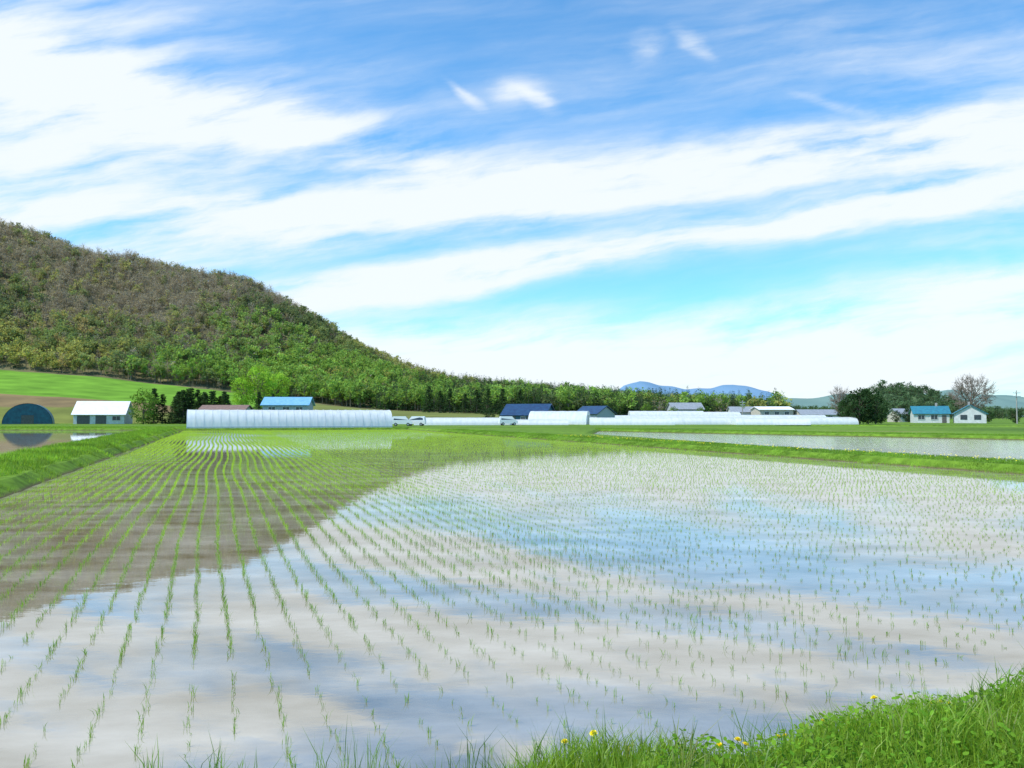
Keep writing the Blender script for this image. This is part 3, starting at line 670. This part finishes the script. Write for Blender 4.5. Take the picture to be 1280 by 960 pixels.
mt, mc = make_broad(12, 6.2, MB, 10, .3, True, nc=30)
plant('bare_tree', *sv(.598, 245), mt, None, 'large bare brown tree with spreading twigs behind houses', 'tree', s=1.2)
mt, mc = make_broad(8, 2.5, MB, 10, .3, True)
plant('bare_tree', *sv(.428, 190), mt, None, 'small bare brown tree beside the dark trees', 'tree', s=1.1)

# ------------------------------------------------------------ buildings
def house(name, loc, rot, L_, W_, wh, rh, mw, mr, label, cat='house', over=.4, wins=(), doors=(), side_wins=(), asym=0., chimney=False, group=None):
    e = thing(name, (*loc, ZL), rot, label, cat, group)
    hl, hw = L_/2, W_/2
    V = [(-hl, -hw, 0), (hl, -hw, 0), (hl, hw, 0), (-hl, hw, 0), (-hl, -hw, wh), (hl, -hw, wh), (hl, hw, wh), (-hl, hw, wh), (-hl, asym*hw, wh+rh), (hl, asym*hw, wh+rh)]
    F = [(0, 1, 5, 4), (2, 3, 7, 6), (1, 2, 6, 9, 5), (3, 0, 4, 8, 7)]
    obj('wall', pydata('wall', V, F, [mw]), e)
    def slab(y0, z0, y1, z1, t=.14):
        d = Vector((y1-y0, z1-z0)).normalized(); n_ = Vector((-d.y, d.x)) if d.x > 0 else Vector((d.y, -d.x))
        o = .05
        return [( -hl-over, y0+n_.x*o, z0+n_.y*o), (hl+over, y0+n_.x*o, z0+n_.y*o), (hl+over, y1+n_.x*o, z1+n_.y*o), (-hl-over, y1+n_.x*o, z1+n_.y*o)], n_*t
    V = []; F = []
    rz = wh+rh; ry = asym*hw
    for sgn in (-1, 1):
        ey = sgn*hw; d = Vector((ey-ry, wh-rz)); ext = d.normalized()*over
        s4, nt = slab(ry, rz, ey+ext.x, wh+ext.y)
        if nt.y < 0: nt = -nt
        k = len(V); V += s4+[(p[0], p[1]+nt.x, p[2]+nt.y) for p in s4]
        F += [(k, k+1, k+2, k+3), (k+4, k+7, k+6, k+5), (k, k+4, k+5, k+1), (k+1, k+5, k+6, k+2), (k+2, k+6, k+7, k+3), (k+3, k+7, k+4, k)]
    r_ = obj('roof', pydata('roof', V, F, [mr]), e)
    if chimney: obj('chimney', boxes('chimney', [(hl*.4, 0, rz+.4, .5, .5, 1.2)], M_concrete), r_)
    for (x, z, w_, h_) in wins:
        wo_ = obj('window', boxes('window', [(0, 0, 0, w_, .06, h_)], M_glass), e, (x, -hw-.035, z))
        obj('frame', boxes('frame', [(0, -.03, h_/2+.05, w_+.2, .08, .1), (0, -.03, -h_/2-.05, w_+.2, .08, .1), (-w_/2-.05, -.03, 0, .1, .08, h_), (w_/2+.05, -.03, 0, .1, .08, h_), (0, -.045, 0, .06, .03, h_)], M_white), wo_)
    for (x, w_, h_) in doors: obj('door', boxes('door', [(0, 0, 0, w_, .06, h_)], M_door), e, (x, -hw-.035, h_/2+.02))
    for (y, z, w_, h_, sg) in side_wins: obj('window', boxes('window', [(0, 0, 0, .06, w_, h_)], M_glass), e, (sg*(hl+.035), y, z))
    return e
def arc_profile(W_, Hh, n=18, pw=.85):
    return [(-W_/2*math.copysign(abs(math.cos(math.pi*i/n))**pw, math.cos(math.pi*i/n)), Hh*math.sin(math.pi*i/n)**pw) for i in range(n+1)]
def tunnel(name, loc, rot, L_, W_, Hh, label, cat, cover=M_film, endm=None, hoops=False, group=None, door=True, pw=.85):
    e = thing(name, (*loc, ZL), rot, label, cat, group); pr = arc_profile(W_, Hh, 18, pw)
    ns = max(2, int(L_/1.1)); V = []; F = []; m = len(pr)
    for i in range(ns+1):
        sag = 1-.012*(i % 2)
        for y, z in pr: V.append((-L_/2+L_*i/ns, y*sag, z*sag))
    for i in range(ns):
        for j in range(m-1): a = i*m+j; F.append((a, a+1, a+m+1, a+m))
    obj('cover', pydata('cover', V, F, [cover], True), e)
    for sg in (-1, 1):
        x = sg*(L_/2-.02); V = [(x, y*.985, z*.985) for y, z in pr]
        obj('end_wall', pydata('end_wall', V, [tuple(range(m))], [endm or cover]), e)
        if door: obj('door', boxes('door', [(x+sg*.05, 0, 1.0, .06, min(2.4, W_*.4), min(2, Hh*.72))], M_metal if not endm else M_door), e)
    if hoops:
        k = int(L_/1.1); segs = []
        for j in range(m-1): segs.append(((0, pr[j][0]*1.008, pr[j][1]*1.008), (0, pr[j+1][0]*1.008, pr[j+1][1]*1.008), .022, .022))
        v, f = tubes(segs, 4); hm = pydata('hoop', v, f, [M_hoop])
        for i in range(k+1): obj('hoop', hm, e, (-L_/2+i*L_/k, 0, 0))
        obj('base_rail', boxes('base_rail', [(0, -W_/2-.06, .18, L_, .05, .16), (0, W_/2+.06, .18, L_, .05, .16)], M_hoop), e)
    return e
rot_p = math.atan2(pv[1], pv[0])
gx_, gy_ = ab(10.1, 122.3)
tunnel('greenhouse', (float(gx_), float(gy_)), rot_p, 29.7, 6.0, 2.75, 'long white film greenhouse tunnel at the paddy edge', 'greenhouse', hoops=True, pw=.7)
tunnel('arched_shed', sv(-.628, 178), R(118), 9, 9.8, 4.7, 'dark teal arched shed with rounded roof beside paddy', 'shed', M_tealroof, M_tealpanel, pw=1)
house('barn', sv(-.531, 178), R(14), 10.5, 8, 2.2, 2.9, M_white, M_whiteroof, 'white barn with a large pale sheet roof', 'barn', wins=((3.6, 1.3, 1.6, .9),), doors=((-3.2, 2.6, 1.9), (.4, 2.2, 1.9)))
house('farmhouse', sv(-.372, 164), R(-8), 10, 6, 2.4, 1.6, M_beige, M_brownroof, 'low farmhouse with reddish brown sheet roof', 'house', wins=((-2.5, 1.6, 1.4, 1),(1.5, 1.6, 1.4, 1)), doors=((3.6, 1, 2),))
house('shed', sv(-.291, 156), R(4), 8.8, 6, 4.0, 1.5, M_greywall, M_blueroof, 'two storey grey shed with light blue roof', 'shed', wins=((-2.6, 3.2, 1.3, .8), (0.2, 3.2, 1.3, .8), (2.8, 3.2, 1.3, .8)), doors=((-2, 2, 2),))
house('barn', sv(.022, 174), R(-20), 10, 8, 2.0, 2.4, M_tealpanel, M_navyroof, 'low barn with a dark navy sheet roof', 'barn', doors=((-3, 2.4, 1.8), (2, 2.4, 1.8)), wins=((0, 1.3, .9, .8),))
tunnel('greenhouse', sv(.062, 166), R(-14), 12.5, 7, 2.9, 'wide shiny pale film greenhouse by the navy barn', 'greenhouse', hoops=False, pw=1)
house('shed', sv(.108, 180), R(-50), 7, 6, 2.3, 1.7, M_greywall, M_navyroof, 'small grey shed with a dark blue roof', 'shed', doors=((0, 2.2, 2),))
GG = 'greenhouses in rows across the fields'
for u, d, L_, r_, h_ in ((-.065, 155, 19, 4, 1.5), (.035, 158, 12, -3, 1.1), (.155, 158, 17, -3, 1.5), (.255, 165, 16, 3, 1.6), (.335, 160, 15, -2, 1.4), (.405, 168, 13, 2, 1.6), (.17, 186, 22, 0, 2.0), (.27, 192, 20, 2, 2.1), (.36, 200, 18, 1, 2.1), (.20, 210, 20, -1, 3.2), (.265, 216, 13, 2, 3.0)):
    tunnel('greenhouse', sv(u, d), R(r_), L_, 5.6, h_, 'low white film tunnel greenhouse on the field', 'greenhouse', group=GG, door=False)
house('warehouse', sv(.338, 232), R(2), 10, 8, 3.6, .9, M_beige, M_whiteroof, 'boxy cream warehouse with flat pale roof', 'warehouse', wins=((-3, 2.6, 1.2, .9), (0, 2.6, 1.2, .9), (3, 2.6, 1.2, .9)), doors=((-1.5, 2.2, 2),))
house('house', sv(.30, 240), R(-4), 8, 7, 3, 1.6, M_white, M_greyroof, 'white house with a low grey roof', 'house', wins=((-2, 1.8, 1.2, 1), (2, 1.8, 1.2, 1)), doors=((0, 1, 2),))
house('shed', sv(.395, 228), R(3), 11, 6, 2.2, 1.4, M_beige, M_greyroof, 'long low beige shed with grey roof', 'shed', wins=((-3, 1.5, 1.4, .7), (3, 1.5, 1.4, .7)), doors=((0, 2, 1.9),))
house('house', sv(.225, 250), R(5), 10, 7, 4, 2, M_greywall, M_greyroof, 'tall grey house with grey roof among trees', 'house', wins=((-2.5, 3, 1.3, 1), (2.5, 3, 1.3, 1)), doors=((0, 1.2, 2),))
house('house', sv(.543, 204), R(-20), 8.2, 7, 2.4, 1.9, M_white, M_tealroof, 'white house with teal sheet roof', 'house', wins=((-2.4, 1.5, 1.5, 1.1), (.6, 1.5, 1.5, 1.1)), doors=((2.9, 1.0, 2),), chimney=True)
house('house', sv(.595, 198), R(62), 7.5, 7, 2.4, 2.1, M_white, M_tealroof, 'white house gable end under a dark teal roof', 'house', side_wins=((-1.6, 1.5, 1.5, 1.2, -1), (1.4, 1.5, 1.5, 1.2, -1)), wins=((-1.6, 1.6, 1.3, 1), (1.6, 1.6, 1.3, 1)), chimney=True)
house('house', sv(.508, 232), R(8), 6, 6, 2.3, 1.6, M_beige, M_greyroof, 'small beige house with grey roof', 'house', wins=((-1.6, 1.5, 1.2, 1), (1.8, 1.5, 1.2, 1)), doors=((0.2, 1, 2),))

def car(loc, rot, label, paint=M_carpaint, L_=3.6, Hc_=1.75):
    e = thing('parked_car', (*loc, ZL), rot, label, 'car', 'cars parked beside the greenhouses'); hw = .75
    pr = [(-L_/2, .35), (-L_/2, Hc_*.55), (-L_/2+.12, Hc_*.95), (-L_/2+.35, Hc_), (L_*.18, Hc_), (L_*.36, Hc_*.6), (L_/2-.08, Hc_*.5), (L_/2, Hc_*.4), (L_/2, .35)]
    V = []; n = len(pr)
    for y in (-hw, hw):
        for x, z in pr: V.append((x, y*(1 if z < Hc_*.62 else .88), z))
    F = [tuple(range(n))[::-1], tuple(range(n, 2*n))]+[(i, (i+1) % n, n+(i+1) % n, n+i) for i in range(n)]
    obj('body', pydata('body', [(x, -y, z) for x, y, z in V], F, [paint]), e)
    for sg in (-1, 1):
        y = sg*hw*.955; V = [(-L_/2+.3, y+sg*.03, Hc_*.62), (L_*.3, y+sg*.03, Hc_*.62), (L_*.17, y*.93, Hc_*.93), (-L_/2+.42, y*.93, Hc_*.93)]
        obj('side_window', pydata('side_window', V, [(0, 1, 2, 3)], [M_glass]), e)
    wx = pydata('windscreen', [(L_*.36-.02, -.62, Hc_*.62), (L_*.36-.02, .62, Hc_*.62), (L_*.19+.03, .58, Hc_*.96), (L_*.19+.03, -.58, Hc_*.96)], [(0, 1, 2, 3)], [M_glass]); obj('windscreen', wx, e, (.05, 0, .02))
    for x in (-L_*.31, L_*.31):
        for sg in (-1, 1):
            v, f = tubes([((0, -.09, 0), (0, .09, 0), .29, .29)], 16); f += [tuple(range(16)), tuple(range(16, 32))]
            wl = obj('wheel', pydata('wheel', v, f, [M_tyre]), e, (x, sg*(hw-.05), .29))
            v, f = tubes([((0, -.1, 0), (0, .1, 0), .16, .16)], 12); f += [tuple(range(12)), tuple(range(12, 24))]; obj('rim', pydata('rim', v, f, [M_metal]), wl)
    return e
car(sv(-.143, 140), R(5), 'small white boxy car parked on the grass')
car(sv(-.125, 143), R(175), 'small white van parked beside a tunnel greenhouse')
car(sv(-.005, 150), R(10), 'small white car parked near the navy barn')

def pole(loc, h, label='grey concrete utility pole with crossarms'):
    e = thing('utility_pole', (*loc, ZL), R(random.uniform(-20, 20)), label, 'utility pole', 'utility poles along the farm road')
    v, f = tubes([((0, 0, -.2), (0, 0, h), .17, .11)], 8); obj('post', pydata('post', v, f, [M_concrete], True), e)
    for k in (.6, 1.4):
        c = obj('crossarm', boxes('crossarm', [(0, -.16, h-k, 1.6, .1, .1)], M_metal), e)
        for x in (-.7, -.3, .3, .7): obj('insulator', boxes('insulator', [(x, -.16, h-k+.13, .09, .09, .16)], M_white), c)
pole(sv(.657, 180), 7.8); pole(sv(.463, 215), 7.2); pole(sv(.30, 230), 6.5)

cam = bpy.data.cameras.new('camera'); cam.lens = 27; cam.sensor_width = 36; cam.clip_start = .05; cam.clip_end = 60000
co = bpy.data.objects.new('camera', cam); link(co); co.location = (0, 0, 2.1); co.rotation_euler = (R(90+2.39), 0, 0)
scene.camera = co
scene.view_settings.view_transform = 'Standard'; scene.view_settings.look = 'None'; scene.view_settings.exposure = 0
print('tris forest', len(Va)//3, 'rice', len(pts))
